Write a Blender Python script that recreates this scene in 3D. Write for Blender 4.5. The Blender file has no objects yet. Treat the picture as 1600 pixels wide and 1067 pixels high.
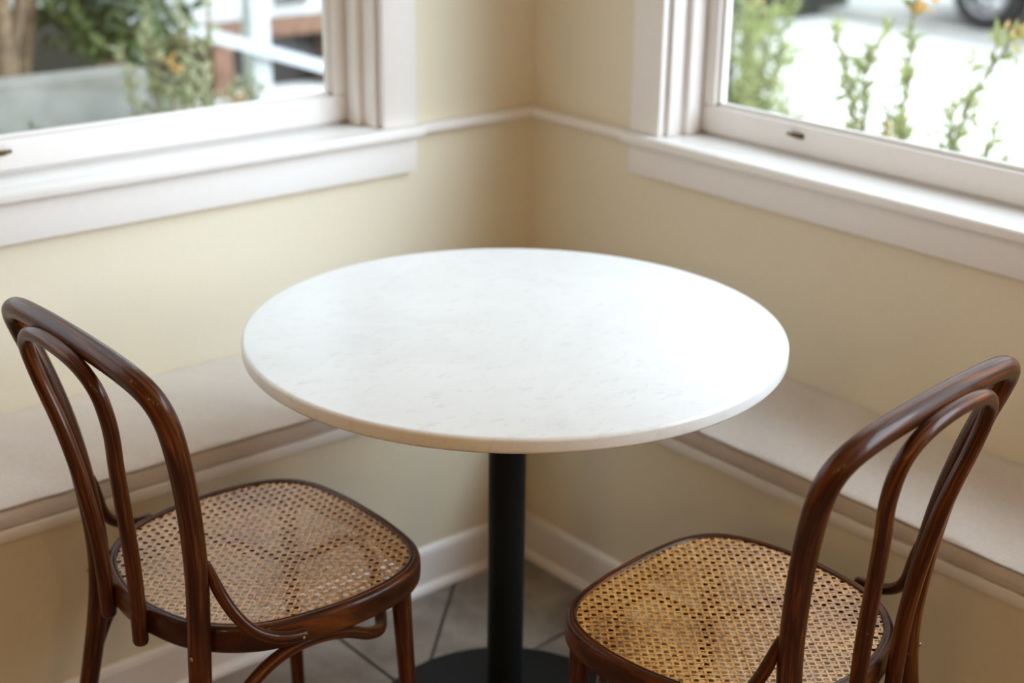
import bpy, bmesh, math, random
from mathutils import Vector, Matrix, noise

# ------------------------------------------------------------------ camera, world, light, exposure
scene = bpy.context.scene
COL = scene.collection
random.seed(7)

CAM = dict(f=2257.6746, yaw=49.7543, pitch=-20.6296, roll=0.7631, loc=(-2.1404, -2.4655, 1.5209))
def make_camera():
    y, p, r = (math.radians(CAM[k]) for k in ('yaw', 'pitch', 'roll'))
    fwd = Vector((math.cos(p)*math.cos(y), math.cos(p)*math.sin(y), math.sin(p)))
    right = Vector((math.sin(y), -math.cos(y), 0)); up = right.cross(fwd)
    r2 = math.cos(r)*right + math.sin(r)*up
    u2 = -math.sin(r)*right + math.cos(r)*up
    cam = bpy.data.cameras.new('camera')
    cam.sensor_width = 36.0
    cam.lens = CAM['f']/1600*36.0
    cam.clip_start = 0.05; cam.clip_end = 200
    cam.dof.use_dof = True; cam.dof.focus_distance = 1.86; cam.dof.aperture_fstop = 2.8
    o = bpy.data.objects.new('camera', cam); COL.objects.link(o)
    m = Matrix((r2, u2, -fwd)).transposed().to_4x4(); m.translation = Vector(CAM['loc'])
    o.matrix_world = m
    scene.camera = o
make_camera()

SKY = 2.3
world = bpy.data.worlds.new('overcast_sky'); scene.world = world; world.use_nodes = True
bg = world.node_tree.nodes['Background']
bg.inputs['Color'].default_value = (0.86, 0.93, 1.0, 1); bg.inputs['Strength'].default_value = SKY

sun = bpy.data.lights.new('hazy_sun', 'SUN'); sun.energy = 8.3; sun.angle = math.radians(56); sun.color = (0.73, 0.86, 1.0)
so = bpy.data.objects.new('hazy_sun', sun); COL.objects.link(so); so.location = (3, -6, 8)
so.rotation_euler = Vector((-0.46, 0.66, -0.56)).to_track_quat('-Z', 'Y').to_euler()

vs = scene.view_settings
vs.view_transform = 'Standard'; vs.look = 'None'; vs.gamma = 1.0; vs.use_curve_mapping = False
vs.exposure = 0.0
scene.cycles.max_bounces = 10; scene.cycles.diffuse_bounces = 6; scene.cycles.transparent_max_bounces = 16
scene.cycles.sample_clamp_indirect = 6.0
scene.cycles.caustics_reflective = False; scene.cycles.caustics_refractive = False

def portal(name, loc, rot, sx, sy):
    l = bpy.data.lights.new(name, 'AREA'); l.shape = 'RECTANGLE'; l.size = sx; l.size_y = sy
    l.cycles.is_portal = True
    o = bpy.data.objects.new(name, l); COL.objects.link(o); o.location = loc; o.rotation_euler = rot
# window openings (used by walls, windows and the portals)
WZ0, WZ1 = 0.862, 2.25
LX0, LX1 = -2.55, -0.425      # left wall opening (plane y = 0), along x
RY0, RY1 = -3.20, -0.415      # right wall opening (plane x = 0), along y
portal('window_portal_left', ((LX0+LX1)/2, 0.16, (WZ0+WZ1)/2), (math.radians(-90), 0, 0), LX1-LX0, WZ1-WZ0)
portal('window_portal_right', (0.16, (RY0+RY1)/2, (WZ0+WZ1)/2), (math.radians(90), 0, math.radians(90)), RY1-RY0, WZ1-WZ0)

# ------------------------------------------------------------------ materials
def lin(r, g, b):
    f = lambda c: (c/255/12.92) if c <= 10 else ((c/255+0.055)/1.055)**2.4
    return (f(r), f(g), f(b), 1)
MATS = {}
class NT:
    def __init__(s, name):
        s.m = bpy.data.materials.new(name); s.m.use_nodes = True
        s.t = s.m.node_tree; s.n = s.t.nodes; s.b = s.n['Principled BSDF']; MATS[name] = s.m
    def add(s, typ, **kw):
        n = s.n.new(typ)
        for k, v in kw.items():
            if k in n.inputs: n.inputs[k].default_value = v
            else: setattr(n, k, v)
        return n
    def link(s, a, ao, b, bi): s.t.links.new(a.outputs[ao], b.inputs[bi])
    def coords(s, out='Object', scale=(1, 1, 1)):
        c = s.add('ShaderNodeTexCoord'); m = s.add('ShaderNodeMapping'); m.inputs['Scale'].default_value = scale
        s.link(c, out, m, 'Vector'); return m
    def ramp(s, stops):
        r = s.add('ShaderNodeValToRGB'); e = r.color_ramp.elements
        while len(e) < len(stops): e.new(0.5)
        for el, (p, c) in zip(e, stops): el.position = p; el.color = c
        return r
    def bump(s, src, out, strength, dist=0.002):
        b = s.add('ShaderNodeBump', Strength=strength, Distance=dist); s.link(src, out, b, 'Height'); s.link(b, 'Normal', s.b, 'Normal'); return b

def plain(name, col, rough=0.5, noise_scale=40, var=0.06, bump=0.05, spec=0.5, metal=0.0):
    t = NT(name); m = t.coords()
    nz = t.add('ShaderNodeTexNoise', Scale=noise_scale, Detail=5.0); t.link(m, 'Vector', nz, 'Vector')
    lo = tuple(c*(1-var) for c in col[:3])+(1,); hi = tuple(min(1, c*(1+var)) for c in col[:3])+(1,)
    r = t.ramp([(0.3, lo), (0.7, hi)]); t.link(nz, 'Fac', r, 'Fac'); t.link(r, 'Color', t.b, 'Base Color')
    t.b.inputs['Roughness'].default_value = rough; t.b.inputs['Metallic'].default_value = metal
    t.b.inputs['Specular IOR Level'].default_value = spec
    if bump: t.bump(nz, 'Fac', bump)
    return t.m

plain('wall_paint', (0.785, 0.73, 0.585, 1), 0.55, 90, 0.015, 0.06, 0.3)
plain('bench_paint', (0.74, 0.68, 0.53, 1), 0.45, 90, 0.015, 0.04, 0.4)
plain('white_paint', (0.83, 0.80, 0.775, 1), 0.38, 60, 0.012, 0.04)
plain('ceiling_paint', (0.80, 0.76, 0.68, 1), 0.7, 60, 0.02, 0.03)
plain('room_paint', (0.40, 0.25, 0.13, 1), 0.7, 60, 0.02, 0.03)
plain('black_metal', (0.006, 0.008, 0.009, 1), 0.5, 300, 0.1, 0.03, 0.18)
plain('bronze', (0.17, 0.12, 0.06, 1), 0.38, 80, 0.25, 0.1, metal=0.9)
plain('brass_screw', (0.45, 0.30, 0.14, 1), 0.4, 80, 0.2, 0.1, metal=0.9)
plain('pavement', (0.72, 0.70, 0.67, 1), 0.9, 3, 0.12, 0.1)
plain('grass', (0.16, 0.20, 0.07, 1), 0.9, 8, 0.4, 0.2)
plain('soil', (0.10, 0.075, 0.05, 1), 0.95, 12, 0.4, 0.3)
plain('concrete', (0.20, 0.19, 0.165, 1), 0.85, 14, 0.12, 0.2)
plain('kerb_stone', (0.50, 0.49, 0.46, 1), 0.85, 14, 0.12, 0.2)
plain('bark', (0.16, 0.105, 0.06, 1), 0.9, 30, 0.5, 0.6)
plain('siding', (0.62, 0.62, 0.62, 1), 0.7, 10, 0.05, 0.05)
plain('deck_wood', (0.17, 0.085, 0.05, 1), 0.8, 16, 0.35, 0.2)
plain('dark_wood', (0.035, 0.028, 0.024, 1), 0.8, 12, 0.3, 0.2)
plain('exterior_white', (0.50, 0.51, 0.53, 1), 0.6, 20, 0.04, 0.03)
plain('brick', (0.25, 0.10, 0.07, 1), 0.9, 30, 0.25, 0.2)
plain('car_paint', (0.020, 0.023, 0.024, 1), 0.25, 30, 0.05, 0.0)
plain('tyre', (0.012, 0.012, 0.012, 1), 0.85, 60, 0.1, 0.1)
plain('alloy', (0.30, 0.30, 0.31, 1), 0.35, 30, 0.05, 0.0, metal=0.6)
plain('car_glass', (0.01, 0.012, 0.013, 1), 0.08, 30, 0.02, 0.0)
plain('fill_lamp_metal', (0.05, 0.045, 0.04, 1), 0.4, 60, 0.1, 0.0, metal=0.7)  # fittings of the added fill lamps
plain('grout', (0.10, 0.085, 0.07, 1), 0.95, 120, 0.2, 0.2)

def leafmat(name, a, b, trans=0.35):
    t = NT(name); m = t.coords()
    nz = t.add('ShaderNodeTexNoise', Scale=9.0, Detail=4.0); t.link(m, 'Vector', nz, 'Vector')
    r = t.ramp([(0.35, a), (0.65, b)]); t.link(nz, 'Fac', r, 'Fac')
    t.link(r, 'Color', t.b, 'Base Color'); t.b.inputs['Roughness'].default_value = 0.5
    tr = t.add('ShaderNodeBsdfTranslucent'); t.link(r, 'Color', tr, 'Color')
    mx = t.add('ShaderNodeMixShader', Fac=trans); t.link(t.b, 'BSDF', mx, 1); t.link(tr, 'BSDF', mx, 2)
    t.link(mx, 'Shader', t.n['Material Output'], 'Surface')
leafmat('leaf_dark', (0.035, 0.060, 0.015, 1), (0.16, 0.19, 0.06, 1))
leafmat('leaf_pale', (0.22, 0.25, 0.11, 1), (0.52, 0.52, 0.34, 1), 0.45)
leafmat('leaf_street', (0.30, 0.35, 0.13, 1), (0.50, 0.53, 0.24, 1), 0.5)
leafmat('petal_orange', (0.60, 0.30, 0.10, 1), (0.75, 0.60, 0.25, 1))

# pane: clear sheet with a Fresnel reflection
t = NT('window_glass')
tb = t.add('ShaderNodeBsdfTransparent'); tb.inputs['Color'].default_value = (0.96, 0.975, 0.97, 1)
gl = t.add('ShaderNodeBsdfGlossy', Roughness=0.01); lw = t.add('ShaderNodeLayerWeight', Blend=0.5)
pw = t.add('ShaderNodeMath', operation='POWER'); t.link(lw, 'Facing', pw, 0); pw.inputs[1].default_value = 5.0
fr = t.add('ShaderNodeMath', operation='MULTIPLY_ADD'); t.link(pw, 'Value', fr, 0); fr.inputs[1].default_value = 0.9; fr.inputs[2].default_value = 0.03
mx = t.add('ShaderNodeMixShader'); t.link(fr, 'Value', mx, 'Fac'); t.link(tb, 'BSDF', mx, 1); t.link(gl, 'BSDF', mx, 2)
t.link(mx, 'Shader', t.n['Material Output'], 'Surface')

# varnished bentwood, grain runs along each rod (UV v = length in metres)
t = NT('bentwood'); m = t.coords('UV', (26, 2.2, 1))
nz = t.add('ShaderNodeTexNoise', Scale=3.0, Detail=8.0, Roughness=0.62, Distortion=0.6); t.link(m, 'Vector', nz, 'Vector')
r = t.ramp([(0.28, (0.016, 0.0042, 0.0012, 1)), (0.50, (0.058, 0.0150, 0.0027, 1)), (0.64, (0.16, 0.044, 0.0058, 1)), (0.78, (0.34, 0.105, 0.014, 1))])
t.link(nz, 'Fac', r, 'Fac')
mo = t.coords('Object', (1, 1, 1)); n2 = t.add('ShaderNodeTexNoise', Scale=85.0, Detail=3.0); t.link(mo, 'Vector', n2, 'Vector')
r2 = t.ramp([(0.73, (0, 0, 0, 1)), (0.80, (1, 1, 1, 1))]); t.link(n2, 'Fac', r2, 'Fac')
mm = t.add('ShaderNodeMix', data_type='RGBA'); t.link(r2, 'Color', mm, 'Factor')
t.link(r, 'Color', mm, 6); mm.inputs[7].default_value = (0.24, 0.12, 0.05, 1); t.link(mm, 2, t.b, 'Base Color')
t.b.inputs['Roughness'].default_value = 0.4; t.b.inputs['Specular IOR Level'].default_value = 0.15
t.b.inputs['Coat Weight'].default_value = 0.22; t.b.inputs['Coat Roughness'].default_value = 0.10
t.bump(nz, 'Fac', 0.12, 0.001)

# cane strands
t = NT('cane'); m = t.coords('Object', (1, 1, 1))
nz = t.add('ShaderNodeTexNoise', Scale=140.0, Detail=4.0); t.link(m, 'Vector', nz, 'Vector')
n2 = t.add('ShaderNodeTexNoise', Scale=9.0, Detail=3.0); t.link(m, 'Vector', n2, 'Vector')
r = t.ramp([(0.28, (0.28, 0.105, 0.020, 1)), (0.52, (0.57, 0.275, 0.062, 1)), (0.75, (0.72, 0.41, 0.12, 1))])
ad = t.add('ShaderNodeMath', operation='ADD'); t.link(nz, 'Fac', ad, 0)
sb = t.add('ShaderNodeMath', operation='MULTIPLY_ADD'); t.link(n2, 'Fac', sb, 0); sb.inputs[1].default_value = 0.5; sb.inputs[2].default_value = -0.25
t.link(sb, 'Value', ad, 1); t.link(ad, 'Value', r, 'Fac'); t.link(r, 'Color', t.b, 'Base Color')
t.b.inputs['Roughness'].default_value = 0.40; t.b.inputs['Coat Weight'].default_value = 0.9; t.b.inputs['Coat Roughness'].default_value = 0.18; t.b.inputs['Coat IOR'].default_value = 1.55; t.b.inputs['Specular IOR Level'].default_value = 0.3

# white marble with faint grey clouds and flecks
t = NT('marble'); m = t.coords('Object', (1, 1, 1))
w = t.add('ShaderNodeTexNoise', Scale=4.0, Detail=10.0, Roughness=0.7, Distortion=1.2); t.link(m, 'Vector', w, 'Vector')
r1 = t.ramp([(0.36, (0.755, 0.75, 0.74, 1)), (0.56, (0.80, 0.795, 0.785, 1))]); t.link(w, 'Fac', r1, 'Fac')
f = t.add('ShaderNodeTexNoise', Scale=34.0, Detail=9.0, Roughness=0.75); t.link(t.coords('Object', (1, 1.8, 1)), 'Vector', f, 'Vector')
r2 = t.ramp([(0.36, (0.76, 0.75, 0.73, 1)), (0.45, (1, 1, 1, 1))]); t.link(f, 'Fac', r2, 'Fac')
mm = t.add('ShaderNodeMix', data_type='RGBA', blend_type='MULTIPLY'); mm.inputs['Factor'].default_value = 0.4
t.link(r1, 'Color', mm, 6); t.link(r2, 'Color', mm, 7); t.link(mm, 2, t.b, 'Base Color')
t.b.inputs['Roughness'].default_value = 0.3

# linen upholstery
t = NT('linen'); m = t.coords('Object', (1, 1, 1))
w1 = t.add('ShaderNodeTexNoise', Scale=1.0, Detail=4.0); t.link(t.coords('Object', (60, 500, 500)), 'Vector', w1, 'Vector')
w2 = t.add('ShaderNodeTexNoise', Scale=1.0, Detail=4.0); t.link(t.coords('Object', (500, 60, 500)), 'Vector', w2, 'Vector')
ad = t.add('ShaderNodeMath', operation='ADD'); t.link(w1, 'Fac', ad, 0); t.link(w2, 'Fac', ad, 1)
r = t.ramp([(0.35, (0.62, 0.555, 0.505, 1)), (0.65, (0.72, 0.655, 0.605, 1))])
hf = t.add('ShaderNodeMath', operation='MULTIPLY'); t.link(ad, 'Value', hf, 0); hf.inputs[1].default_value = 0.5
t.link(hf, 'Value', r, 'Fac'); t.link(r, 'Color', t.b, 'Base Color')
t.b.inputs['Roughness'].default_value = 0.9; t.b.inputs['Sheen Weight'].default_value = 0.15
t.bump(hf, 'Value', 0.35, 0.001)

# stone floor tile
t = NT('stone'); m = t.coords('Object', (1, 1, 1))
oi = t.add('ShaderNodeObjectInfo')
n1 = t.add('ShaderNodeTexNoise', Scale=7.0, Detail=8.0, Roughness=0.65, Distortion=0.5, noise_dimensions='4D'); t.link(m, 'Vector', n1, 'Vector')
t.link(oi, 'Random', n1, 'W')
r = t.ramp([(0.30, (0.13, 0.105, 0.085, 1)), (0.48, (0.24, 0.205, 0.175, 1)), (0.66, (0.36, 0.315, 0.275, 1))])
t.link(n1, 'Fac', r, 'Fac'); t.link(r, 'Color', t.b, 'Base Color'); t.b.inputs['Roughness'].default_value = 0.55
t.bump(n1, 'Fac', 0.3, 0.003)

plain('linen_piping', (0.36, 0.31, 0.27, 1), 0.9, 300, 0.2, 0.2, 0.2)
t = NT('fill_glow'); t.b.inputs['Emission Color'].default_value = (1, 0.66, 0.29, 1); t.b.inputs['Emission Strength'].default_value = 30.0  # warm emitter for the added fill globes, out of view

# ------------------------------------------------------------------ mesh helpers
def obj(name, bm, mat, parent=None, smooth=True, loc=None, autosmooth=None):
    me = bpy.data.meshes.new(name); bm.to_mesh(me); bm.free()
    me.materials.append(MATS[mat])
    if smooth:
        for p in me.polygons: p.use_smooth = True
    if autosmooth is not None:
        me.set_sharp_from_angle(angle=math.radians(autosmooth))
    o = bpy.data.objects.new(name, me); COL.objects.link(o)
    if parent: o.parent = parent
    if loc: o.location = loc
    return o
def empty(name, loc=(0, 0, 0), rz=0):
    o = bpy.data.objects.new(name, None); COL.objects.link(o); o.location = loc; o.rotation_euler = (0, 0, rz); o.empty_display_size = 0.1
    return o
def tag(o, label=None, cat=None, group=None, kind=None):
    if label: o['label'] = label
    if cat: o['category'] = cat
    if group: o['group'] = group
    if kind: o['kind'] = kind
    return o
def box(bm, x0, x1, y0, y1, z0, z1, bevel=0.0, seg=2):
    b = bmesh.new()
    vs_ = [b.verts.new((x, y, z)) for z in (z0, z1) for y in (y0, y1) for x in (x0, x1)]
    for f in ((0, 2, 3, 1), (4, 5, 7, 6), (0, 1, 5, 4), (2, 6, 7, 3), (0, 4, 6, 2), (1, 3, 7, 5)):
        b.faces.new([vs_[i] for i in f])
    if bevel: bmesh.ops.bevel(b, geom=list(b.edges), offset=bevel, segments=seg, affect='EDGES', profile=0.5)
    bmesh.ops.recalc_face_normals(b, faces=b.faces)
    me = bpy.data.meshes.new('t'); b.to_mesh(me); b.free(); bm.from_mesh(me); bpy.data.meshes.remove(me)
    return bm
def bx(*a, **k): return box(bmesh.new(), *a, **k)
def prism(profile, p0, p1, up=(0, 0, 1)):
    """extrude a closed 2D profile (out, up) from p0 to p1; 'out' is left of the run"""
    bm = bmesh.new(); p0 = Vector(p0); p1 = Vector(p1); d = (p1-p0).normalized(); u = Vector(up); o = u.cross(d)
    A = [bm.verts.new(p0+o*a+u*b) for a, b in profile]; B = [bm.verts.new(p1+o*a+u*b) for a, b in profile]
    n = len(profile)
    for i in range(n): bm.faces.new((A[i], A[(i+1) % n], B[(i+1) % n], B[i]))
    bm.faces.new(A[::-1]); bm.faces.new(B)
    bmesh.ops.recalc_face_normals(bm, faces=bm.faces); return bm
def cr(pts, n=8, closed=False):
    P = [Vector(p) for p in pts]; m = len(P); out = []
    g = (lambda j: P[j % m]) if closed else (lambda j: P[min(max(j, 0), m-1)])
    for i in range(m if closed else m-1):
        a, b, c, d = g(i-1), g(i), g(i+1), g(i+2)
        for k in range(n):
            s = k/n
            out.append(0.5*((2*b)+(c-a)*s+(2*a-5*b+4*c-d)*s*s+(3*b-a-3*c+d)*s**3))
    if not closed: out.append(P[-1].copy())
    return out
def tube(bm, path, rad, seg=14, closed=False, cap=True, flat=1.0):
    """sweep a round section along a path; rad is a number or a list; UV v = arc length (m)"""
    n = len(path); R = rad if isinstance(rad, (list, tuple)) else [rad]*n
    uvl = bm.loops.layers.uv.verify()
    T = []
    for i in range(n):
        a = path[(i-1) % n] if closed or i > 0 else path[0]; b = path[(i+1) % n] if closed or i < n-1 else path[-1]
        T.append((b-a).normalized())
    ref = Vector((0, 0, 1)) if abs(T[0].z) < 0.9 else Vector((0, 1, 0))
    N = (ref-T[0]*ref.dot(T[0])).normalized(); rings = []; L = [0.0]
    offs = random.random()*5
    for i in range(n):
        if i:
            N = (N-T[i]*N.dot(T[i])).normalized(); L.append(L[-1]+(path[i]-path[i-1]).length)
        Bn = T[i].cross(N)
        rings.append([bm.verts.new(path[i]+(N*math.cos(2*math.pi*k/seg)+Bn*math.sin(2*math.pi*k/seg)*flat)*R[i]) for k in range(seg)])
    def face(vs_, uvs):
        f = bm.faces.new(vs_); f.smooth = True
        for lp, uv in zip(f.loops, uvs): lp[uvl].uv = uv
    m = n if closed else n-1
    for i in range(m):
        j = (i+1) % n; lj = L[i]+0.01 if j == 0 else L[j]
        for k in range(seg):
            k2 = (k+1) % seg; c = lambda q: abs(2*q/seg-1)*0.1
            face((rings[i][k], rings[i][k2], rings[j][k2], rings[j][k]),
                 ((c(k), L[i]+offs), (c(k+1), L[i]+offs), (c(k+1), lj+offs), (c(k), lj+offs)))
    if cap and not closed:
        for ring, t_, r_, i0 in ((rings[0], -T[0], R[0], 0), (rings[-1], T[-1], R[-1], n-1)):
            prev = ring; c0 = path[i0]
            for a in (0.5, 0.85):
                s = math.sqrt(1-a*a); new = [bm.verts.new(c0+(v.co-c0)*s+t_*r_*a*0.7) for v in ring]
                for k in range(seg):
                    k2 = (k+1) % seg; vs_ = (prev[k], prev[k2], new[k2], new[k])
                    face(vs_ if i0 else vs_[::-1], [(0, L[i0]+offs)]*4)
                prev = new
            face(prev if i0 else prev[::-1], [(0, L[i0]+offs)]*seg)
    return bm
def lathe(bm, prof, seg=64, c=(0, 0)):
    rings = []
    for r_, z in prof:
        rings.append([bm.verts.new((c[0]+r_*math.cos(2*math.pi*k/seg), c[1]+r_*math.sin(2*math.pi*k/seg), z)) for k in range(seg)] if r_ > 1e-5
                     else [bm.verts.new((c[0], c[1], z))])
    for a, b in zip(rings, rings[1:]):
        for k in range(seg):
            k2 = (k+1) % seg
            if len(a) == 1: bm.faces.new((a[0], b[k2], b[k]))
            elif len(b) == 1: bm.faces.new((a[k], a[k2], b[0]))
            else: bm.faces.new((a[k], a[k2], b[k2], b[k]))
    bmesh.ops.recalc_face_normals(bm, faces=bm.faces)
    return bm

# ------------------------------------------------------------------ room shell
ROOM = 5.2; H = 2.6; TH = 0.16
def wall_with_opening(name, along_x):
    bm = bmesh.new()
    a0, a1 = (LX0, LX1) if along_x else (RY0, RY1)
    far = TH
    def put(u0, u1, z0, z1):
        if along_x: box(bm, u0, u1, 0, TH, z0, z1)
        else: box(bm, 0, TH, u0, u1, z0, z1)
    put(-ROOM, a0, 0, H); put(a1, far if along_x else 0.0, 0, H); put(a0, a1, 0, WZ0); put(a0, a1, WZ1, H)
    return tag(obj(name, bm, 'wall_paint', smooth=False), kind='structure')
tag(wall_with_opening('wall_left', True), 'cream painted wall under and beside the garden window')
tag(wall_with_opening('wall_right', False), 'cream painted wall under and beside the street window')
tag(obj('wall_back', bx(-ROOM, TH, -ROOM-TH, -ROOM, 0, H), 'room_paint', smooth=False), 'plain wall behind the viewer', kind='structure')
tag(obj('wall_side', bx(-ROOM-TH, -ROOM, -ROOM-TH, TH, 0, H), 'room_paint', smooth=False), 'plain wall at the far left of the room', kind='structure')
tag(obj('ceiling', bx(-ROOM-TH, TH, -ROOM-TH, TH, H, H+0.1), 'ceiling_paint', smooth=False), 'plain pale ceiling above the nook', kind='structure')

# stone floor: irregular flags cut along the joints seen in the photograph, each flag a piece of its own
floor = tag(obj('floor', bx(-ROOM, 0, -ROOM, 0, -0.06, -0.006), 'grout', smooth=False), 'grey brown stone tiled floor with dark joints', kind='structure')
def cut(poly, p, d):
    n = (-d[1], d[0]); L, R = [], []
    s = [(q[0]-p[0])*n[0]+(q[1]-p[1])*n[1] for q in poly]
    for i, q in enumerate(poly):
        j = (i+1) % len(poly)
        if s[i] >= 0: L.append(q)
        if s[i] <= 0: R.append(q)
        if s[i]*s[j] < 0:
            k = s[i]/(s[i]-s[j]); x = (q[0]+(poly[j][0]-q[0])*k, q[1]+(poly[j][1]-q[1])*k); L.append(x); R.append(x)
    return [q for q in (L, R) if len(q) > 2 and abs(area(q)) > 1e-4]
def area(q): return sum(q[i-1][0]*q[i][1]-q[i][0]*q[i-1][1] for i in range(len(q)))/2
def split(poly, depth=0):
    if abs(area(poly)) < 0.20 or depth > 12: return [poly]
    e = max(range(len(poly)), key=lambda i: math.dist(poly[i-1], poly[i]))
    a, b = poly[e-1], poly[e]; k = random.uniform(0.42, 0.58)
    p = (a[0]+(b[0]-a[0])*k, a[1]+(b[1]-a[1])*k)
    ang = math.atan2(b[1]-a[1], b[0]-a[0])+math.pi/2+random.uniform(-0.22, 0.22)
    out = []
    for q in cut(poly, p, (math.cos(ang), math.sin(ang))): out += split(q, depth+1)
    return out
pieces = []
for q in cut([(-ROOM, -ROOM), (0, -ROOM), (0, 0), (-ROOM, 0)], (-0.53, -0.389), (0.18, 0.17)):
    cxq = sum(v[0] for v in q)/len(q)
    if cxq < -2.6:
        for q2 in cut(q, (-0.836, -0.5), (0, 1)): pieces += split(q2)
    else: pieces += split(q)
for q in pieces:
    if area(q) < 0: q = q[::-1]
    cxq = sum(v[0] for v in q)/len(q); cyq = sum(v[1] for v in q)/len(q)
    if cxq > -0.05 or cyq > -0.05: pass
    bm = bmesh.new(); g = 0.0035; n = len(q); ins = []
    for i in range(n):                                     # inset the outline by half a joint
        a, b, c = Vector(q[i-1]), Vector(q[i]), Vector(q[(i+1) % n])
        e1 = (b-a).normalized(); e2 = (c-b).normalized(); n1 = Vector((-e1.y, e1.x)); n2 = Vector((-e2.y, e2.x))
        h_ = (n1+n2); h_ = h_/max(h_.length_squared/2, 0.3); ins.append(b+h_*g)
    top = [bm.verts.new((v.x-cxq, v.y-cyq, 0)) for v in ins]; bot = [bm.verts.new((v.x-cxq, v.y-cyq, -0.012)) for v in ins]
    bm.faces.new(top)
    for i in range(n): bm.faces.new((bot[i], bot[(i+1) % n], top[(i+1) % n], top[i]))
    obj('tile', bm, 'stone', floor, smooth=False, loc=(cxq, cyq, 0))

# ------------------------------------------------------------------ windows, trim
def window(name, along_x, label):
    """local frame: u runs away from the corner, d goes out through the wall"""
    w = tag(empty(name), label, kind='structure')
    a0, a1 = (LX1, LX0) if along_x else (RY1, RY0)       # a0 = corner end
    def M(bm):
        for v in bm.verts:
            u, d, z = v.co
            v.co = (u, d, z) if along_x else (d, u, z)
        bmesh.ops.recalc_face_normals(bm, faces=bm.faces); return bm
    def P(nm, u0, u1, d0, d1, z0, z1, bev=0.003, mat='white_paint', parent=w, seg=2):
        return obj(nm, M(bx(min(u0, u1), max(u0, u1), d0, d1, z0, z1, bevel=bev, seg=seg)), mat, parent, autosmooth=40)
    far = a1
    P('casing', a0-0.002, a0+0.082, -0.020, -0.0005, 0.870, WZ1+0.085)
    P('casing', far-0.082, far+0.002, -0.020, -0.0005, 0.870, WZ1+0.085)
    P('head_casing', far+0.002, a0-0.002, -0.020, -0.0005, WZ1+0.0, WZ1+0.085)
    P('stool', far-0.10, a0+0.088, -0.047, 0.0, 0.848, 0.870, bev=0.006, seg=3)
    P('stool_ledge', far+0.001, a0-0.001, -0.001, 0.092, 0.864, 0.8695, bev=0.0015)
    ap = 0.768 if along_x else 0.780
    P('apron', far-0.082, a0+0.082, -0.020, -0.0005, ap, 0.848)
    # jamb lining, stop beads
    P('jamb', a0-0.012, a0-0.0005, 0.0, 0.155, 0.870, WZ1-0.001, 0.001)
    P('jamb', far+0.0005, far+0.012, 0.0, 0.155, 0.870, WZ1-0.001, 0.001)
    P('jamb_head', far+0.012, a0-0.012, 0.0, 0.155, WZ1-0.012, WZ1-0.001, 0.001)
    P('stop_bead', a0-0.026, a0-0.012, 0.040, 0.082, 0.870, WZ1-0.012, 0.004)
    P('stop_bead', far+0.012, far+0.026, 0.040, 0.082, 0.870, WZ1-0.012, 0.004)
    P('sill_slope', far+0.0005, a0-0.0005, 0.092, 0.20, 0.845, 0.872, 0.002)
    # sash
    s0, s1 = a0-0.014, far+0.014; d0, d1 = 0.084, 0.124; zb, zt = 0.874, WZ1-0.014
    sash = P('sash', s1, s0, d0, d1, zb, zb+0.056, 0.004)
    P('sash_stile', s0-0.042, s0, d0, d1, zb+0.056, zt, 0.004, parent=sash)
    P('sash_stile', s1, s1+0.042, d0, d1, zb+0.056, zt, 0.004, parent=sash)
    P('sash_rail', s1+0.042, s0-0.042, d0, d1, zt-0.05, zt, 0.004, parent=sash)
    P('glass_pane', s1+0.038, s0-0.038, 0.106, 0.110, zb+0.052, zt-0.046, 0, mat='window_glass', parent=sash)
    # glazing rim on the room side of the pane
    P('glazing_bead', s1+0.042, s0-0.042, 0.095, 0.106, zb+0.056, zb+0.064, 0.002, parent=sash)
    P('glazing_bead', s0-0.050, s0-0.042, 0.095, 0.106, zb+0.056, zt-0.05, 0.002, parent=sash)
    # sash lock on the bottom rail
    lu = -1.200 if along_x else -0.695
    lock = empty('sash_lock'); lock.parent = w
    bm = bx(-0.026, 0.026, -0.004, 0.0, -0.009, 0.009, bevel=0.003); box(bm, -0.014, 0.014, -0.010, -0.003, -0.007, 0.007, bevel=0.003)
    o1 = obj('plate', M(bm), 'bronze', lock, autosmooth=40)
    path = [Vector((-0.012, -0.012, 0.0)), Vector((0.004, -0.018, 0.002)), Vector((0.020, -0.019, 0.004)), Vector((0.030, -0.017, 0.005))]
    o2 = obj('lever', M(tube(bmesh.new(), cr(path, 4), [0.006]*7+[0.0055]*3+[0.007]*3, 10)), 'bronze', lock)
    lock.scale = (0.58, 0.58, 0.58); lock.location = (lu, d0, zb+0.035) if along_x else (d0, lu, zb+0.035)
    return w
window('window_1', True, 'white framed garden window on the left wall')
window('window_2', False, 'white framed street window on the right wall')
# rail joining the two stools around the corner
RAILP = [(0.0005, 0.848), (0.026, 0.848), (0.031, 0.853), (0.031, 0.863), (0.026, 0.869), (0.0005, 0.869)]
def rail(name, p0, p1, sgn):
    bm = prism([(a*sgn, b) for a, b in RAILP], p0, p1)
    tag(obj(name, bm, 'white_paint', smooth=False), kind='structure', label='thin white rail on the %s side of the corner' % ('left' if name == 'trim_1' else 'right'))
rail('trim_1', (-0.3365, 0, 0), (-0.0005, 0, 0), -1)
rail('trim_2', (0, -0.3265, 0), (0, -0.0320, 0), 1)

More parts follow.
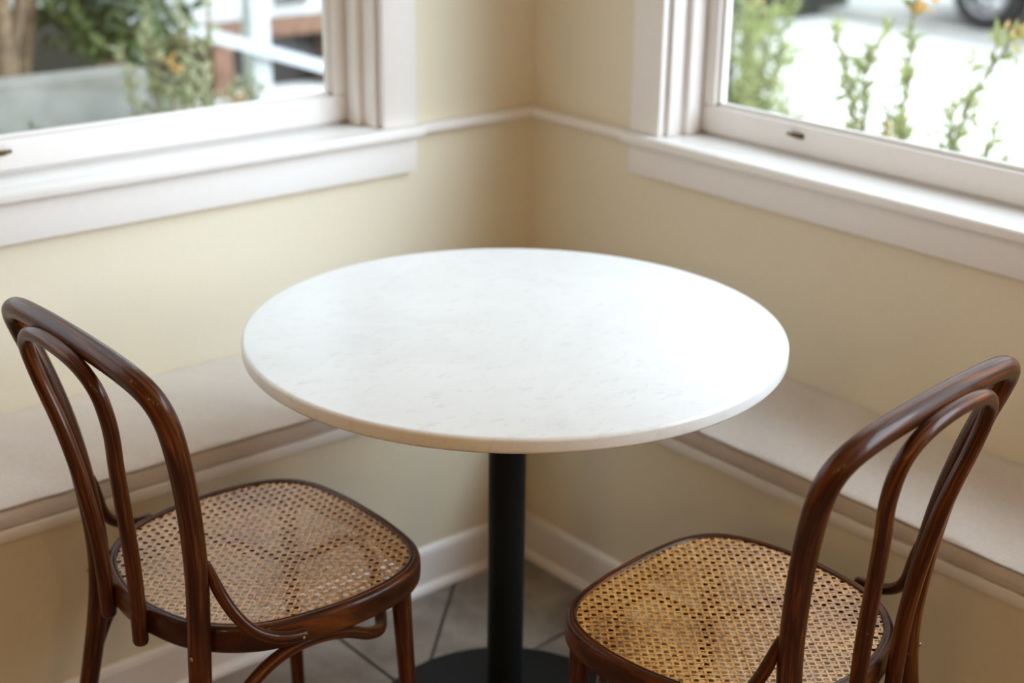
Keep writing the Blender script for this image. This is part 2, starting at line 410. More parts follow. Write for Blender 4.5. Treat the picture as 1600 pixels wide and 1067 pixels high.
# ------------------------------------------------------------------ built-in benches with cushions
D1, D2, LEN = 0.3685, 0.3265, 2.75
BZ = 0.389
corner_bench = tag(empty('corner_bench', (-0.30, -0.35, 0)), 'cream painted built-in corner bench running under both windows', 'bench')
def bench_run(along_x):
    b = corner_bench; off = b.location
    def P(nm, bm, mat='bench_paint', smooth=False, **k):
        for v in bm.verts: v.co -= off
        return obj(nm, bm, mat, b, smooth=smooth, **k)
    if along_x:
        x0, x1 = -LEN, -0.001; e = x1
        P('front_panel', bx(x0, x1, -D1, -D1+0.022, 0.0, BZ))
        P('end_panel', bx(x0, x0+0.022, -D1+0.022, -0.001, 0.0, BZ))
        P('seat_board', bx(x0, x1, -D1-0.006, -0.001, BZ, BZ+0.021, bevel=0.003), 'white_paint', autosmooth=40, smooth=True)
        base0, base1, s = (x0, -D1, 0), (-D2, -D1, 0), -1
    else:
        y0, y1 = -LEN-0.2, -D1-0.0065
        P('front_panel', bx(-D2, -D2+0.022, y0, y1, 0.0, BZ))
        P('end_panel', bx(-D2+0.022, -0.001, y0, y0+0.022, 0.0, BZ))
        P('seat_board', bx(-D2-0.006, -0.001, y0, y1, BZ, BZ+0.021, bevel=0.003), 'white_paint', autosmooth=40, smooth=True)
        base0, base1, s = (-D2, y0, 0), (-D2, -D1-0.012, 0), 1
    hb = 0.094
    prof = [(0.0, 0.0), (0.012, 0.0), (0.012, hb-0.012), (0.009, hb-0.004), (0.003, hb), (0.0, hb)]
    P('baseboard', prism([(a*s, c) for a, c in prof], base0, base1), 'white_paint')
    q = [(0.012, 0.0)]+[(0.012+0.013*math.cos(t_*math.pi/16), 0.016*math.sin(t_*math.pi/16)) for t_ in range(0, 9)]
    P('shoe_moulding', prism([(a*s, c) for a, c in q], base0, base1), 'white_paint')
bench_run(True)
bench_run(False)

def cushion(along_x, label, seed):
    depth = (D1 if along_x else D2); L0, L1 = (-LEN+0.01, -0.012) if along_x else (-LEN-0.18, -D1-0.02)
    z0, z1 = BZ+0.0225, 0.449
    nx, ny, nz = 150, 34, 6
    bm = bmesh.new(); r = 0.014
    w = (L1-L0); d = depth+0.006-0.006
    box(bm, -w/2, w/2, -d/2, d/2, 0, z1-z0)
    bmesh.ops.subdivide_edges(bm, edges=[e for e in bm.edges if abs((e.verts[0].co-e.verts[1].co).x) > 0.1], cuts=nx, use_grid_fill=True)
    bmesh.ops.subdivide_edges(bm, edges=[e for e in bm.edges if abs((e.verts[0].co-e.verts[1].co).y) > 0.1], cuts=ny, use_grid_fill=True)
    bmesh.ops.subdivide_edges(bm, edges=[e for e in bm.edges if abs((e.verts[0].co-e.verts[1].co).z) > 0.02], cuts=nz, use_grid_fill=True)
    hgt = z1-z0
    for v in bm.verts:
        x, y, z = v.co
        fy = abs(y)/(d/2); fx = abs(x)/(w/2); t_ = z/hgt
        crown = 0.010*(1-fy**4)*(1-fx**30)*t_
        wr = noise.noise(Vector((x*8+seed+y*5, y*2.2, 0.3)))*0.0055+noise.noise(Vector((x*24+seed+y*14, y*3.5, 2.3)))*0.0030*(0.35+fy)
        edge = max(0, fy-0.72)/0.28
        pk = 0.0034*math.sin(x*85+2.5*noise.noise(Vector((x*7, 0, seed))))*edge**2
        v.co.z = z+(crown+(wr+pk*0.5)*(1 if t_ > 0.5 else 0))
        bul = 0.004*math.sin(math.pi*min(1, max(0, t_)))
        if fy > 0.999: v.co.y += math.copysign(bul+pk*0.5*math.sin(math.pi*t_), y)
        if t_ > 0.99 and fy > 0.96: v.co.y -= math.copysign(0.002, y)
    if along_x: M_ = Matrix.Identity(4)
    else: M_ = Matrix.Rotation(math.radians(-90), 4, 'Z')       # local -y becomes the room side (-x)
    c = tag(empty('bench_cushion', ((L0+L1)/2, -depth/2-0.002, z0) if along_x else (-depth/2-0.002, (L0+L1)/2, z0)), label, 'cushion')
    c.rotation_euler = (0, 0, 0 if along_x else math.radians(-90))
    pad = obj('pad', bm, 'linen', c)
    md = pad.modifiers.new('soft', 'SUBSURF'); md.levels = 1; md.render_levels = 1
    zt = hgt*0.985
    pth = [Vector((-w/2+w*i/120, -d/2-0.0015+0.0011*math.sin(i*2.1)*0.4, zt-0.002+noise.noise(Vector((i*0.4, seed, 0)))*0.0012)) for i in range(121)]
    obj('piping', tube(bmesh.new(), pth, 0.0024, 6), 'linen_piping', c)
cushion(True, 'pale linen bench cushion under the garden window', 1.7)
cushion(False, 'beige linen bench cushion under the street window', 8.2)

# ------------------------------------------------------------------ table
TX, TY, TR, TZ = -0.7617, -0.8438, 0.4237, 0.745
tb_ = tag(empty('round_table', (TX, TY, 0)), 'round white marble table on a black pedestal in the corner', 'table')
th = 0.024; re_ = 0.006; prof = [(0, TZ), (TR-re_, TZ)]
for k in range(1, 7):
    a = math.pi/2-math.pi/2*k/6; prof.append((TR-re_+re_*math.cos(a), TZ-re_+re_*math.sin(a)))
for k in range(0, 7):
    a = -math.pi/2*k/6; prof.append((TR-re_+re_*math.cos(a), TZ-th+re_+re_*math.sin(a)))
prof += [(0, TZ-th)]
obj('table_top', lathe(bmesh.new(), prof, 160), 'marble', tb_, autosmooth=60)
EX, EY = -0.0072, 0.0063
obj('mounting_plate', lathe(bmesh.new(), [(0, TZ-th-0.0002), (0.15, TZ-th-0.0002), (0.15, TZ-th-0.008), (0.06, TZ-th-0.02), (0, TZ-th-0.02)], 48, (EX, EY)), 'black_metal', tb_, autosmooth=40)
obj('pedestal_column', lathe(bmesh.new(), [(0, 0.02), (0.0305, 0.02), (0.0305, TZ-th-0.012), (0, TZ-th-0.012)], 48, (EX, EY)), 'black_metal', tb_, autosmooth=40)
RB = 0.235
obj('pedestal_base', lathe(bmesh.new(), [(0, 0.0005), (RB-0.004, 0.0005), (RB, 0.004), (RB, 0.010), (RB-0.004, 0.014), (0.05, 0.022), (0.034, 0.024), (0, 0.024)], 96, (EX, EY)), 'black_metal', tb_, autosmooth=40)

# ------------------------------------------------------------------ bentwood chairs
SEATP = [(.194, 0), (.192, .06), (.18, .13), (.15, .172), (.1, .193), (.03, .2), (-.04, .193), (-.1, .177), (-.145, .145), (-.175, .103), (-.192, .045), (-.196, 0)]
SZ = 0.460
def seat_outline():
    half = [(s, f) for f, s in SEATP]; return [Vector((p[0], p[1], 0)) for p in cr([(a, b, 0) for a, b in half+[(-s, f) for s, f in half[-2:0:-1]]], 6, True)]
OUT = seat_outline()
def offset(poly, d):
    n = len(poly); r_ = []
    for i in range(n):
        t_ = (poly[(i+1) % n]-poly[i-1]).normalized(); r_.append(poly[i]+Vector((t_.y, -t_.x, 0))*d*SGN)
    return r_
SGN = 1
if (offset(OUT, 0.01)[0]-Vector((0, 0, 0))).length < OUT[0].length: SGN = -1
def inside(x, y):
    c = False; n = len(CUTP); j = n-1
    for i in range(n):
        a, b = CUTP[i], CUTP[j]
        if (a.y > y) != (b.y > y) and x < (b.x-a.x)*(y-a.y)/(b.y-a.y)+a.x: c = not c
        j = i
    return c
CUTP = offset(OUT, 0.004)
def cane_mesh():
    bm = bmesh.new(); P_ = 0.0145
    def zsag(x, y): return SZ-0.0015-0.0055*max(0, 1-(x*x+y*y)/0.034)
    def strand(p, d, width, lift, amp, phase, per):
        L = 0.30; step = 0.0036; run = []; n = Vector((-d[1], d[0]))
        k = -int(L/step)
        runs = []
        while k*step <= L:
            s = k*step; x, y = p[0]+d[0]*s, p[1]+d[1]*s
            if inside(x, y): run.append((x, y, s))
            else:
                if len(run) > 2: runs.append(run)
                run = []
            k += 1
        if len(run) > 2: runs.append(run)
        wj = width*random.uniform(0.88, 1.1)
        for run in runs:
            prev = None
            for x, y, s in run:
                jit = noise.noise(Vector((s*40, p[0]*300, p[1]*300)))*0.00035
                z = zsag(x, y)+lift+amp*math.cos(2*math.pi*s/per+phase)
                ring = [bm.verts.new((x+n.x*(o_*wj/2+jit), y+n.y*(o_*wj/2+jit), z+h_)) for o_, h_ in ((-1, -0.0001), (0, 0.00012), (1, -0.0001))]
                if prev:
                    for q in (0, 1): bm.faces.new((prev[q], ring[q], ring[q+1], prev[q+1]))
                prev = ring
    N = 16; hw = 0.00165
    for i in range(-N, N+1):
        c = (i+0.5)*P_
        for sgn in (-1, 1):
            strand((c+sgn*hw, 0), (0, 1), 0.0029, -0.0006, 0.0004, 0 if sgn > 0 else math.pi, 2*P_)
            strand((0, c+sgn*hw), (1, 0), 0.0029, 0.0000, 0.0004, 0 if sgn > 0 else math.pi, 2*P_)
    q = math.sqrt(0.5)
    for i in range(-2*N, 2*N+1):
        # diagonals pass over the crossings of the pairs
        strand(((i+0.5)*P_*0.5, -(i+0.5)*P_*0.5), (q, q), 0.0034, 0.0007, 0.0003, 0, P_*math.sqrt(2))
        strand(((i+0.5)*P_*0.5, (i+0.5)*P_*0.5), (q, -q), 0.0034, 0.0010, 0.0003, 0, P_*math.sqrt(2))
    return bm
def frame_mesh():
    bm = bmesh.new(); uvl = bm.loops.layers.uv.verify()
    # profile (offset from the cane edge, z): groove, rounded rim, outer face, underside
    prof = [(-0.004, SZ-0.008), (0.0005, SZ-0.005), (0.0015, SZ+0.0005), (0.0035, SZ+0.0022), (0.0060, SZ+0.0018), (0.0068, SZ+0.0004), (0.0080, SZ+0.0022), (0.012, SZ+0.0018), (0.0158, SZ-0.002), (0.0175, SZ-0.007),
            (0.0180, SZ-0.020), (0.0172, SZ-0.033), (0.0150, SZ-0.0375), (0.010, SZ-0.039), (-0.008, SZ-0.039), (-0.012, SZ-0.034), (-0.012, SZ-0.012)]
    rings = []
    for d, z in prof: rings.append([bm.verts.new((v.x, v.y, z)) for v in offset(OUT, d)])
    n = len(OUT); m = len(prof); L = [0]
    for i in range(n): L.append(L[-1]+(OUT[(i+1) % n]-OUT[i]).length)
    for a in range(m):
        b = (a+1) % m
        for i in range(n):
            j = (i+1) % n; f = bm.faces.new((rings[a][i], rings[a][j], rings[b][j], rings[b][i])); f.smooth = True
            for lp, uv in zip(f.loops, ((a*0.004, L[i]), (a*0.004, L[i+1]), (a*0.004+0.004, L[i+1]), (a*0.004+0.004, L[i]))): lp[uvl].uv = uv
    bmesh.ops.recalc_face_normals(bm, faces=bm.faces); return bm

def hoop(half, top, n=7):
    p = cr(half+[top]+[(-a_, b_, c_) for a_, b_, c_ in half[::-1]], n)
    for _ in range(8): p = [p[0]]+[(p[i-1]+p[i]*2+p[i+1])/4 for i in range(1, len(p)-1)]+[p[-1]]
    return p
def outer_path():
    def y(z): w_ = z-.46; return -0.1827-0.0029*w_-0.3175*w_**2-0.3601*w_**3
    xs = [0.1475, 0.1614, 0.1742, 0.1890, 0.2030, 0.2115, 0.1975, 0.1330]; zs = [.44, .55, .64, .71, .7690, .8120, .8455, .8610]
    return hoop([(0.185, -0.262, 0.004), (0.176, -0.232, 0.13), (0.1620, -0.198, 0.30)]+[(x, y(z), z) for x, z in zip(xs, zs)], (0, y(.8660), .8660))
def inner_path():
    def y(z): w_ = z-.46; return -0.2147-0.0558*w_-0.2533*w_**2-0.0618*w_**3-0.003
    xs = [0.0482, 0.0517, 0.0626, 0.0790, 0.0990, 0.1075, 0.1040, 0.0705]; zs = [.416, .52, .62, .70, .7516, .792, .8270, .8530]
    return hoop([(x, y(z)-(0.004 if z < .45 else 0), z) for x, z in zip(xs, zs)], (0, y(.8620), .8620))
def make_chair():
    c = empty('bentwood_chair')
    obj('seat_frame', frame_mesh(), 'bentwood', c)
    cane = obj('cane_seat', cane_mesh(), 'cane', c); cane['kind'] = 'stuff'; cane['label'] = 'woven golden cane seat panel'
    p = outer_path(); R = []
    for v in p:
        z = v.z; R.append(0.0120+0.0040*min(1, z/0.42) if z < 0.46 else 0.0160-0.0004*min(1, (z-0.46)/0.3))
    obj('back_hoop', tube(bmesh.new(), p, R, 20), 'bentwood', c)
    p = inner_path()
    obj('inner_hoop', tube(bmesh.new(), p, [0.0112-0.0008*min(1, max(0, (v.z-0.45)/0.3)) for v in p], 16), 'bentwood', c)
    for s in (1, -1):
        pts = cr([(0.155*s, 0.150, 0.418), (0.157*s, 0.152, 0.36), (0.163*s, 0.158, 0.2), (0.168*s, 0.166, 0.004)], 6)
        obj('leg', tube(bmesh.new(), pts, [0.0165-0.006*i/(len(pts)-1) for i in range(len(pts))], 18), 'bentwood', c)
        hp = [(0.1675*s, -0.1735, 0.573), (0.1705*s, -0.1690, 0.555), (0.1770*s, -0.1630, 0.530), (0.1915*s, -0.1500, 0.497), (0.205*s, -0.132, 0.472), (0.2130*s, -0.108, 0.456), (0.2185*s, -0.085, 0.449), (0.2205*s, -0.062, 0.446)]
        obj('hip_brace', tube(bmesh.new(), cr(hp, 5), [0.0045+0.0040*min(1, k/9) for k in range(36)], 14), 'bentwood', c)
        obj('screw', lathe(bmesh.new(), [(0, 0.0), (0.0035, 0.0), (0.0030, 0.0015), (0, 0.0020)], 12), 'brass_screw', c).matrix_local = \
            Matrix.Translation((0.156*s, -0.1995, 0.430)) @ Matrix.Rotation(math.radians(90), 4, 'X')
        obj('screw', lathe(bmesh.new(), [(0, 0.0), (0.0025, 0.0), (0.0022, 0.0012), (0, 0.0016)], 12), 'brass_screw', c).matrix_local = \
            Matrix.Translation((0.2290*s, -0.068, 0.4465)) @ Matrix.Rotation(math.radians(90*s), 4, 'Y')
        obj('screw', lathe(bmesh.new(), [(0, 0.0), (0.0025, 0.0), (0.0022, 0.0012), (0, 0.0016)], 12), 'brass_screw', c).matrix_local = \
            Matrix.Translation((0.0488*s, -0.2292, 0.428)) @ Matrix.Rotation(math.radians(90), 4, 'X')
    br = [(0.168, -0.214, 0.215), (0.170, -0.192, 0.285), (0.180, -0.155, 0.345), (0.187, -0.120, 0.384), (0.188, -0.080, 0.404), (0.188, -0.030, 0.4095), (0.181, 0.030, 0.394), (0.166, 0.080, 0.364), (0.146, 0.116, 0.347), (0.120, 0.138, 0.347), (0.085, 0.158, 0.364), (0.045, 0.178, 0.397), (0, 0.184, 0.4095)]
    pts = br+[(-a, b, d) for a, b, d in br[-2::-1]]
    obj('leg_brace', tube(bmesh.new(), cr(pts, 6), 0.0095, 14), 'bentwood', c)
    return c
def copy_tree(o, parent=None):
    n = o.copy(); COL.objects.link(n); n.parent = parent
    if parent: n.matrix_parent_inverse = o.matrix_parent_inverse.copy()
    for ch in [x for x in CHILDREN if x.parent == o]: copy_tree(ch, n)
    return n
chair = make_chair()
chair.location = (-1.1914, -0.7595, 0); chair.rotation_euler = (0, 0, math.radians(-89.0))
CHILDREN = list(COL.objects)
chair2 = copy_tree(chair)
chair2.location = (-0.7659, -1.3339, 0); chair2.rotation_euler = (0, 0, math.radians(6.42))
for ch in chair2.children:                                   # this chair's seat is a touch smaller
    if ch.name.startswith(('seat_frame', 'cane_seat')): ch.scale = (0.972, 0.972, 1)
tag(chair, 'dark bentwood cane chair with its back to the left picture edge', 'chair', 'bentwood chairs at the table')
tag(chair2, 'dark bentwood cane chair beside the street window bench, seat brightly lit', 'chair', 'bentwood chairs at the table')

# ------------------------------------------------------------------ added warm fill lamps, unseen, behind the viewer
def fill_globe(x, y, label):  # invented fixture that warms the shaded sides
    lp = tag(empty('fill_lamp', (x, y, 0)), label, 'lamp', 'added fill lamps behind the viewer')
    obj('cord', tube(bmesh.new(), [Vector((0, 0, 2.17)), Vector((0, 0, 2.4)), Vector((0, 0, H-0.001))], 0.004, 8), 'fill_lamp_metal', lp)
    obj('ceiling_rose', lathe(bmesh.new(), [(0, H-0.03), (0.03, H-0.03), (0.05, H-0.012), (0.052, H-0.0005), (0, H-0.0005)], 32), 'fill_lamp_metal', lp, autosmooth=50)
    obj('socket', lathe(bmesh.new(), [(0, 2.18), (0.02, 2.18), (0.035, 2.15), (0.04, 2.125), (0, 2.125)], 24), 'fill_lamp_metal', lp, autosmooth=50)
    obj('globe', lathe(bmesh.new(), [(0.14*math.sin(math.pi*k/20), 2.0-0.14*math.cos(math.pi*k/20)) for k in range(21)], 40), 'fill_glow', lp)
fill_globe(-3.9, -2.7, 'added warm fill globe nearest the left wall, unseen behind the viewer')
fill_globe(-3.4, -3.9, 'added warm fill globe in the middle, unseen behind the viewer')
fill_globe(-2.1, -4.4, 'added warm fill globe nearest the street side, unseen behind the viewer')

# ------------------------------------------------------------------ outside
GZ = -0.30
tag(obj('ground', bx(-30, 40, -30, 40, GZ-0.1, GZ-0.02), 'soil', smooth=False), 'bare ground around the house', kind='structure')
tag(obj('lawn', bx(-30, 2.1, 0.6, 40, GZ-0.02, GZ-0.002), 'grass', smooth=False), 'grass of the garden beyond the left window', kind='structure')
tag(obj('street', bx(2.1, 8.6, -30, 40, GZ-0.02, GZ), 'pavement', smooth=False), 'pale street paving beyond the right window', kind='structure')
tag(obj('sidewalk', bx(8.6, 11.0, -30, 40, GZ-0.02, GZ+0.06, bevel=0.01), 'kerb_stone', smooth=False), 'grey kerb and pavement across the street', kind='structure')
tag(obj('grass_verge', bx(11.0, 40, -30, 40, GZ-0.02, GZ+0.05), 'grass', smooth=False), 'grass verge beyond the far pavement', kind='structure')

def leaf(bm, p, d, n, L, W):
    """one pointed blade, folded along its midrib"""
    d = d.normalized(); s_ = d.cross(n)
    if s_.length < 1e-4: s_ = Vector((1, 0, 0))
    s_.normalize(); n = s_.cross(d)
    a = bm.verts.new(p); m = bm.verts.new(p+d*L*0.5-n*W*0.15); t_ = bm.verts.new(p+d*L-n*L*0.12)
    l = bm.verts.new(p+d*L*0.45+s_*W/2+n*W*0.1); r_ = bm.verts.new(p+d*L*0.45-s_*W/2+n*W*0.1)
    bm.faces.new((a, m, l)); bm.faces.new((m, t_, l)); bm.faces.new((a, r_, m)); bm.faces.new((m, r_, t_))
def rv(): return Vector((random.gauss(0, 1), random.gauss(0, 1), random.gauss(0, 1))).normalized()
def stem_shrub(name, label, stems, leafmat_, L, per_m, group=None, flower=None, z_leaf0=-1, twigs=0.0):
    """stems: list of point lists (world); leaves in alternating pairs along each stem"""
    base = Vector(stems[0][0]); o = tag(empty(name, base), label, 'shrub', group)
    wood, fol, pet = bmesh.new(), bmesh.new(), bmesh.new()
    for st in stems:
        path = [p-base for p in cr(st, 6)]
        tube(wood, path, [0.006-0.0042*i/(len(path)-1) for i in range(len(path))], 6)
        for i in range(3, len(path)-1):                       # leafy side twigs
            if twigs and (path[i]+base).z > z_leaf0 and random.random() < twigs:
                d = (rv()+Vector((0, 0, 0.6))).normalized()*random.uniform(0.05, 0.10); tw = [path[i], path[i]+d*0.6, path[i]+d+Vector((0, 0, 0.012))]
                tube(wood, tw, 0.0015, 5)
                for k in range(7): leaf(fol, tw[0]+(tw[2]-tw[0])*(0.3+0.1*k), d*6+rv()*0.8, rv()+Vector((0, 0, 1)), L*random.uniform(0.7, 1.1), L*0.36)
        for i in range(1, len(path)):
            seg = path[i]-path[i-1]; nl = seg.length*per_m; k = int(nl)+(random.random() < nl-int(nl))
            if (path[i]+base).z < z_leaf0: continue
            for _ in range(k):
                p = path[i-1]+seg*random.random(); d = (rv()*0.9+seg.normalized()*0.7+Vector((0, 0, 0.25)))
                leaf(fol, p, d, rv()+Vector((0, 0, 1)), L*random.uniform(0.6, 1.15), L*0.36)
    for fp, fr_, cnt in (flower or []):
        for _ in range(cnt):
            q = Vector(fp)-base+rv()*fr_*random.random(); leaf(pet, q, rv()+Vector((0, 0, 0.5)), rv(), 0.028, 0.02)
    obj('stem', wood, 'bark', o)
    f = obj('foliage', fol, leafmat_, o, smooth=False); f['kind'] = 'stuff'
    if flower: p_ = obj('flowers', pet, 'petal_orange', o, smooth=False); p_['kind'] = 'stuff'; p_['label'] = 'orange petals'
    return o
def bush_stems(c, h, n, spread):
    out = []
    for i in range(n):
        a = random.uniform(0, 2*math.pi); r_ = spread*math.sqrt(random.random()); hh = h*random.uniform(0.65, 1.05)
        out.append([(c[0]+0.05*math.cos(a), c[1]+0.05*math.sin(a), GZ-0.02), (c[0]+r_*0.5*math.cos(a), c[1]+r_*0.5*math.sin(a), GZ+hh*0.5), (c[0]+r_*math.cos(a), c[1]+r_*math.sin(a), GZ+hh)])
    return out
B_ = (1.15, -0.2, GZ-0.02)
stem_shrub('flowering_shrub', 'slender leafy shrub with a yellow orange flower head outside the street window', [
    [B_, (1.12, -0.15, 0.4), (1.1, -0.08, 0.68), (1.1, -0.05, 0.8), (1.1, 0.02, 0.94)],
    [B_, (1.1, -0.15, 0.45), (1.1, -0.1, 0.75), (1.08, -0.12, 0.91)],
    [B_, (1.12, -0.2, 0.5), (1.1, -0.23, 0.83), (1.1, -0.22, 1.08)],
    [B_, (1.14, -0.24, 0.3), (1.1, -0.2, 0.55), (1.12, -0.17, 0.74)],
    [B_, (1.14, -0.26, 0.3), (1.1, -0.25, 0.55), (1.05, -0.26, 0.75)],
    [B_, (1.14, -0.22, 0.3), (1.16, -0.2, 0.5), (1.1, -0.12, 0.66)],
    [B_, (1.12, 0.0, 0.3), (1.1, 0.13, 0.6), (1.1, 0.16, 0.68)]], 'leaf_street', 0.044, 200, 'shrubs outside the street window',
    [((1.1, -0.245, 1.03), 0.035, 14), ((1.1, -0.19, 1.08), 0.03, 8), ((1.08, -0.2, 0.70), 0.05, 8)], 0.35, 0.55)
B_ = (1.2, -0.42, GZ-0.02)
stem_shrub('flowering_shrub', 'leaning leafy shrub at the right edge of the street window', [
    [B_, (1.15, -0.40, 0.3), (1.1, -0.385, 0.62), (1.1, -0.42, 0.79), (1.1, -0.47, 0.9), (1.1, -0.53, 1.0)],
    [B_, (1.15, -0.42, 0.3), (1.1, -0.39, 0.6), (1.1, -0.38, 0.8)],
    [B_, (1.15, -0.46, 0.3), (1.1, -0.49, 0.6), (1.1, -0.5, 0.76)],
    [B_, (1.18, -0.55, 0.3), (1.12, -0.66, 0.6), (1.1, -0.72, 0.9)]], 'leaf_street', 0.044, 190, 'shrubs outside the street window',
    [((1.1, -0.525, 0.985), 0.035, 14)], 0.3, 0.45)
stem_shrub('flowering_shrub', 'hazy yellow green bush beside the left frame of the street window', bush_stems((3.0, 1.95), 1.1, 34, 0.26), 'leaf_street', 0.075, 75,
           'shrubs outside the street window', [((2.95, 1.93, 0.33), 0.08, 14), ((3.0, 1.9, 0.68), 0.06, 12)])

# parked car across the street, side on, wheels against the kerb
car = tag(empty('car', (9.55, 2.9, GZ+0.06)), 'dark grey parked car with silver wheels across the street', 'car')
def car_body(prof, hw, mat, name, taper=0.0, bev=0.04):
    bm = bmesh.new(); A, B = [], []
    for y, z, *k in prof:
        w_ = hw-(k[0] if k else 0)
        A.append(bm.verts.new((-w_, y, z))); B.append(bm.verts.new((w_, y, z)))
    n = len(prof)
    for i in range(n): bm.faces.new((A[i], A[(i+1) % n], B[(i+1) % n], B[i]))
    bm.faces.new(A[::-1]); bm.faces.new(B); bmesh.ops.recalc_face_normals(bm, faces=bm.faces)
    bmesh.ops.bevel(bm, geom=list(bm.edges), offset=bev, segments=2, affect='EDGES')
    return obj(name, bm, mat, car, autosmooth=35)
def arch(yc, r_=0.40): return [(yc+r_*math.cos(a), 0.30+r_*math.sin(a)) for a in [math.pi*k/8 for k in range(8, -1, -1)]]
low = [(-2.2, 0.28), (-2.25, 0.6), (-2.1, 0.86), (-1.2, 0.95), (1.2, 0.98), (2.05, 0.82), (2.22, 0.55), (2.18, 0.26)]
low += [(y, z) for y, z in arch(1.42)[::-1]]+[(0.9, 0.22), (-0.9, 0.22)]+[(y, z) for y, z in arch(-1.42)[::-1]]
car_body(low, 0.90, 'car_paint', 'body', bev=0.02)
car_body([(-1.9, 0.90, 0.06), (-1.5, 1.45, 0.2), (0.1, 1.50, 0.2), (1.05, 0.94, 0.06)], 0.88, 'car_glass', 'windows', bev=0.02)
car_body([(-1.62, 1.36, 0.17), (-1.45, 1.52, 0.22), (0.1, 1.56, 0.22), (0.34, 1.40, 0.17)], 0.88, 'car_paint', 'roof', bev=0.03)
for sx in (-1, 1):
    for yc in (-1.42, 1.42):
        def ax(bm): 
            for v in bm.verts: v.co = Vector((v.co.z*sx, v.co.x, v.co.y))
            bmesh.ops.recalc_face_normals(bm, faces=bm.faces); return bm
        wh = obj('tyre', ax(lathe(bmesh.new(), [(0.21, -0.09), (0.30, -0.10), (0.33, -0.07), (0.33, 0.07), (0.30, 0.10), (0.225, 0.09), (0.21, 0.06), (0.21, -0.09)], 32)), 'tyre', car, autosmooth=40, loc=(0.80*sx, yc, 0.33))
        rm = bmesh.new(); lathe(rm, [(0.222, 0.085), (0.226, 0.05), (0.205, 0.04), (0.19, 0.075), (0.215, 0.09), (0.222, 0.085)], 32)
        lathe(rm, [(0, 0.075), (0.05, 0.075), (0.06, 0.05), (0.05, 0.0), (0, 0.0)], 16)
        for k in range(7):
            b2 = bx(0.04, 0.205, -0.025, 0.025, 0.04, 0.07, bevel=0.008); rot = Matrix.Rotation(2*math.pi*k/7, 3, 'Z')
            for v in b2.verts: v.co = rot @ v.co
            me = bpy.data.meshes.new('t'); b2.to_mesh(me); b2.free(); rm.from_mesh(me); bpy.data.meshes.remove(me)
        obj('rim', ax(rm), 'alloy', wh, autosmooth=40)
# brick gate pillar beyond the pavement
pil = tag(empty('gate_pillar', (10.2, 6.55, GZ+0.06)), 'red brick gate pillar behind the far pavement', 'pillar')
obj('shaft', bx(-0.25, 0.25, -0.25, 0.25, 0, 1.2, bevel=0.01), 'brick', pil, autosmooth=40)
obj('cap', bx(-0.30, 0.30, -0.30, 0.30, 1.2, 1.28, bevel=0.02), 'concrete', pil, autosmooth=40)

# garden on the left: low wall, multi-stemmed tree, shrubs, neighbour's house with stair rail
tag(obj('garden_wall', bx(-3.2, 0.12, 2.15, 2.30, GZ-0.02, 0.63, bevel=0.01), 'concrete', autosmooth=40), 'low pale grey wall below the tree in the garden', 'wall')
def tree(name, label, base, trunks, crown, leaves, mat, L, group=None):
    o = tag(empty(name, base), label, 'tree', group); bv = Vector(base)
    for tr in trunks:
        path = [p-bv for p in cr(tr[0], 6)]
        obj('trunk', tube(bmesh.new(), path, [tr[1]*(1-0.6*i/(len(path)-1)) for i in range(len(path))], 10), 'bark', o)
    fol = bmesh.new()
    for i in range(leaves):
        c, r_ = random.choice(crown); p = Vector(c)+rv()*r_*(random.random()**0.4)
        leaf(fol, p-bv, rv()+Vector((0, 0, -0.3)), rv()+Vector((0, 0, 1)), L*random.uniform(0.6, 1.2), L*0.38)
    f = obj('foliage', fol, mat, o, smooth=False); f['kind'] = 'stuff'
    return o
tree('garden_tree', 'tree with several bare brown stems and dark leaves beyond the low wall', (-0.12, 2.75, GZ-0.02),
     [([(-0.2, 2.7, GZ-0.02), (-0.2, 2.68, 0.5), (-0.19, 2.66, 1.0), (-0.3, 2.7, 2.4)], 0.05),
      ([(-0.14, 2.75, GZ-0.02), (-0.15, 2.72, 0.55), (-0.08, 2.7, 0.9), (0.15, 2.7, 2.3)], 0.035),
      ([(-0.1, 2.8, GZ-0.02), (-0.08, 2.8, 0.5), (-0.01, 2.8, 0.85), (0.2, 3.0, 2.2)], 0.04),
      ([(-0.3, 2.8, GZ-0.02), (-0.36, 2.8, 0.6), (-0.5, 2.8, 1.2), (-0.7, 2.8, 2.3)], 0.04)],
     [((0.22, 2.75, 0.80), 0.24), ((0.42, 2.9, 0.75), 0.26), ((0.3, 2.8, 1.15), 0.32), ((0.55, 3.0, 1.2), 0.35), ((-0.1, 3.1, 1.1), 0.3), ((-0.2, 2.8, 1.9), 0.6), ((0.5, 2.9, 2.0), 0.6), ((-0.9, 2.9, 2.2), 0.7), ((0.1, 2.8, 2.7), 0.7), ((-0.6, 2.6, 2.9), 0.7)],
     6500, 'leaf_dark', 0.085)
stem_shrub('garden_shrub', 'pale grey green shrub in front of the dark garden tree', bush_stems((0.06, 1.85), 1.15, 40, 0.21), 'leaf_pale', 0.055, 62, 'shrubs in the garden',
           [((0.05, 1.85, 0.69), 0.05, 16)])
stem_shrub('garden_shrub', 'low pale shrub with orange tips beside the white post', bush_stems((0.42, 2.10), 0.84, 24, 0.12), 'leaf_pale', 0.05, 70, 'shrubs in the garden',
           [((0.40, 2.05, 0.50), 0.04, 14), ((0.45, 2.05, 0.46), 0.04, 8)])
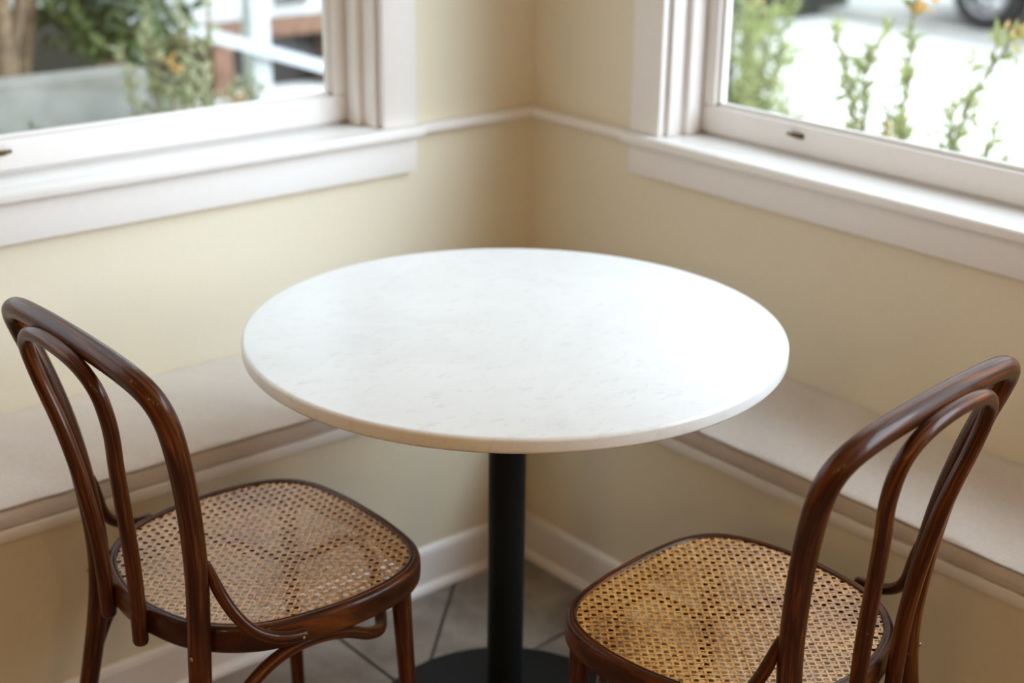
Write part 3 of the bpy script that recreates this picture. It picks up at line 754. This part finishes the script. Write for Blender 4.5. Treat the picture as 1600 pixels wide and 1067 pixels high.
stem_shrub('garden_shrub', 'brown tinged low shrub under the grey garden wall', bush_stems((-0.55, 1.5), 0.88, 22, 0.28), 'leaf_dark', 0.05, 55, 'shrubs in the garden',
           [((-0.5, 1.42, 0.50), 0.05, 12), ((-0.62, 1.45, 0.5), 0.05, 12)])
hs = tag(empty('neighbour_house', (4.0, 6.5, GZ-0.02)), 'pale house with a dark open base and brown band across the garden', 'house')
def HP(nm, x0, x1, y0, y1, z0, z1, mat, parent=hs, bev=0.004):
    bm = bx(x0, x1, y0, y1, z0, z1, bevel=bev)
    for v in bm.verts: v.co -= Vector((4.0, 6.5, GZ-0.02))
    return obj(nm, bm, mat, parent, autosmooth=40)
HP('siding', 1.6, 9.0, 5.8, 9.0, 0.17, 4.6, 'siding')
HP('roof', 1.2, 9.4, 5.4, 9.4, 4.6, 4.8, 'deck_wood')
HP('band', 1.55, 9.0, 5.70, 5.80, 0.06, 0.17, 'deck_wood')
HP('base', 1.6, 9.0, 5.95, 8.9, GZ-0.02, 0.17, 'dark_wood')
for x in (1.6, 2.30, 3.15, 4.1, 5.1): HP('base_post', x, x+0.14, 5.72, 5.86, GZ-0.02, 0.06, 'deck_wood')
vw = HP('vent_window', 2.80, 3.05, 5.77, 5.80, 0.24, 0.52, 'concrete'); 
HP('pane', 2.83, 3.02, 5.76, 5.77, 0.27, 0.49, 'car_glass', parent=vw, bev=0)
sr = tag(empty('stair_rail', (2.17, 4.9, GZ-0.02)), 'white sloping handrail with a square white post in the garden', 'handrail')
o0 = Vector((2.17, 4.9, GZ-0.02))
bm = bx(2.11, 2.23, 4.90, 5.02, GZ-0.02, 2.6, bevel=0.006)
for v in bm.verts: v.co -= o0
obj('post', bm, 'exterior_white', sr, autosmooth=40)
bm = prism([(-0.035, -0.03), (0.035, -0.03), (0.035, 0.04), (-0.035, 0.04)], Vector((1.2, 4.86, 0.46))-o0, Vector((3.1, 4.86, -0.18))-o0)
obj('handrail', bm, 'exterior_white', sr, smooth=False)
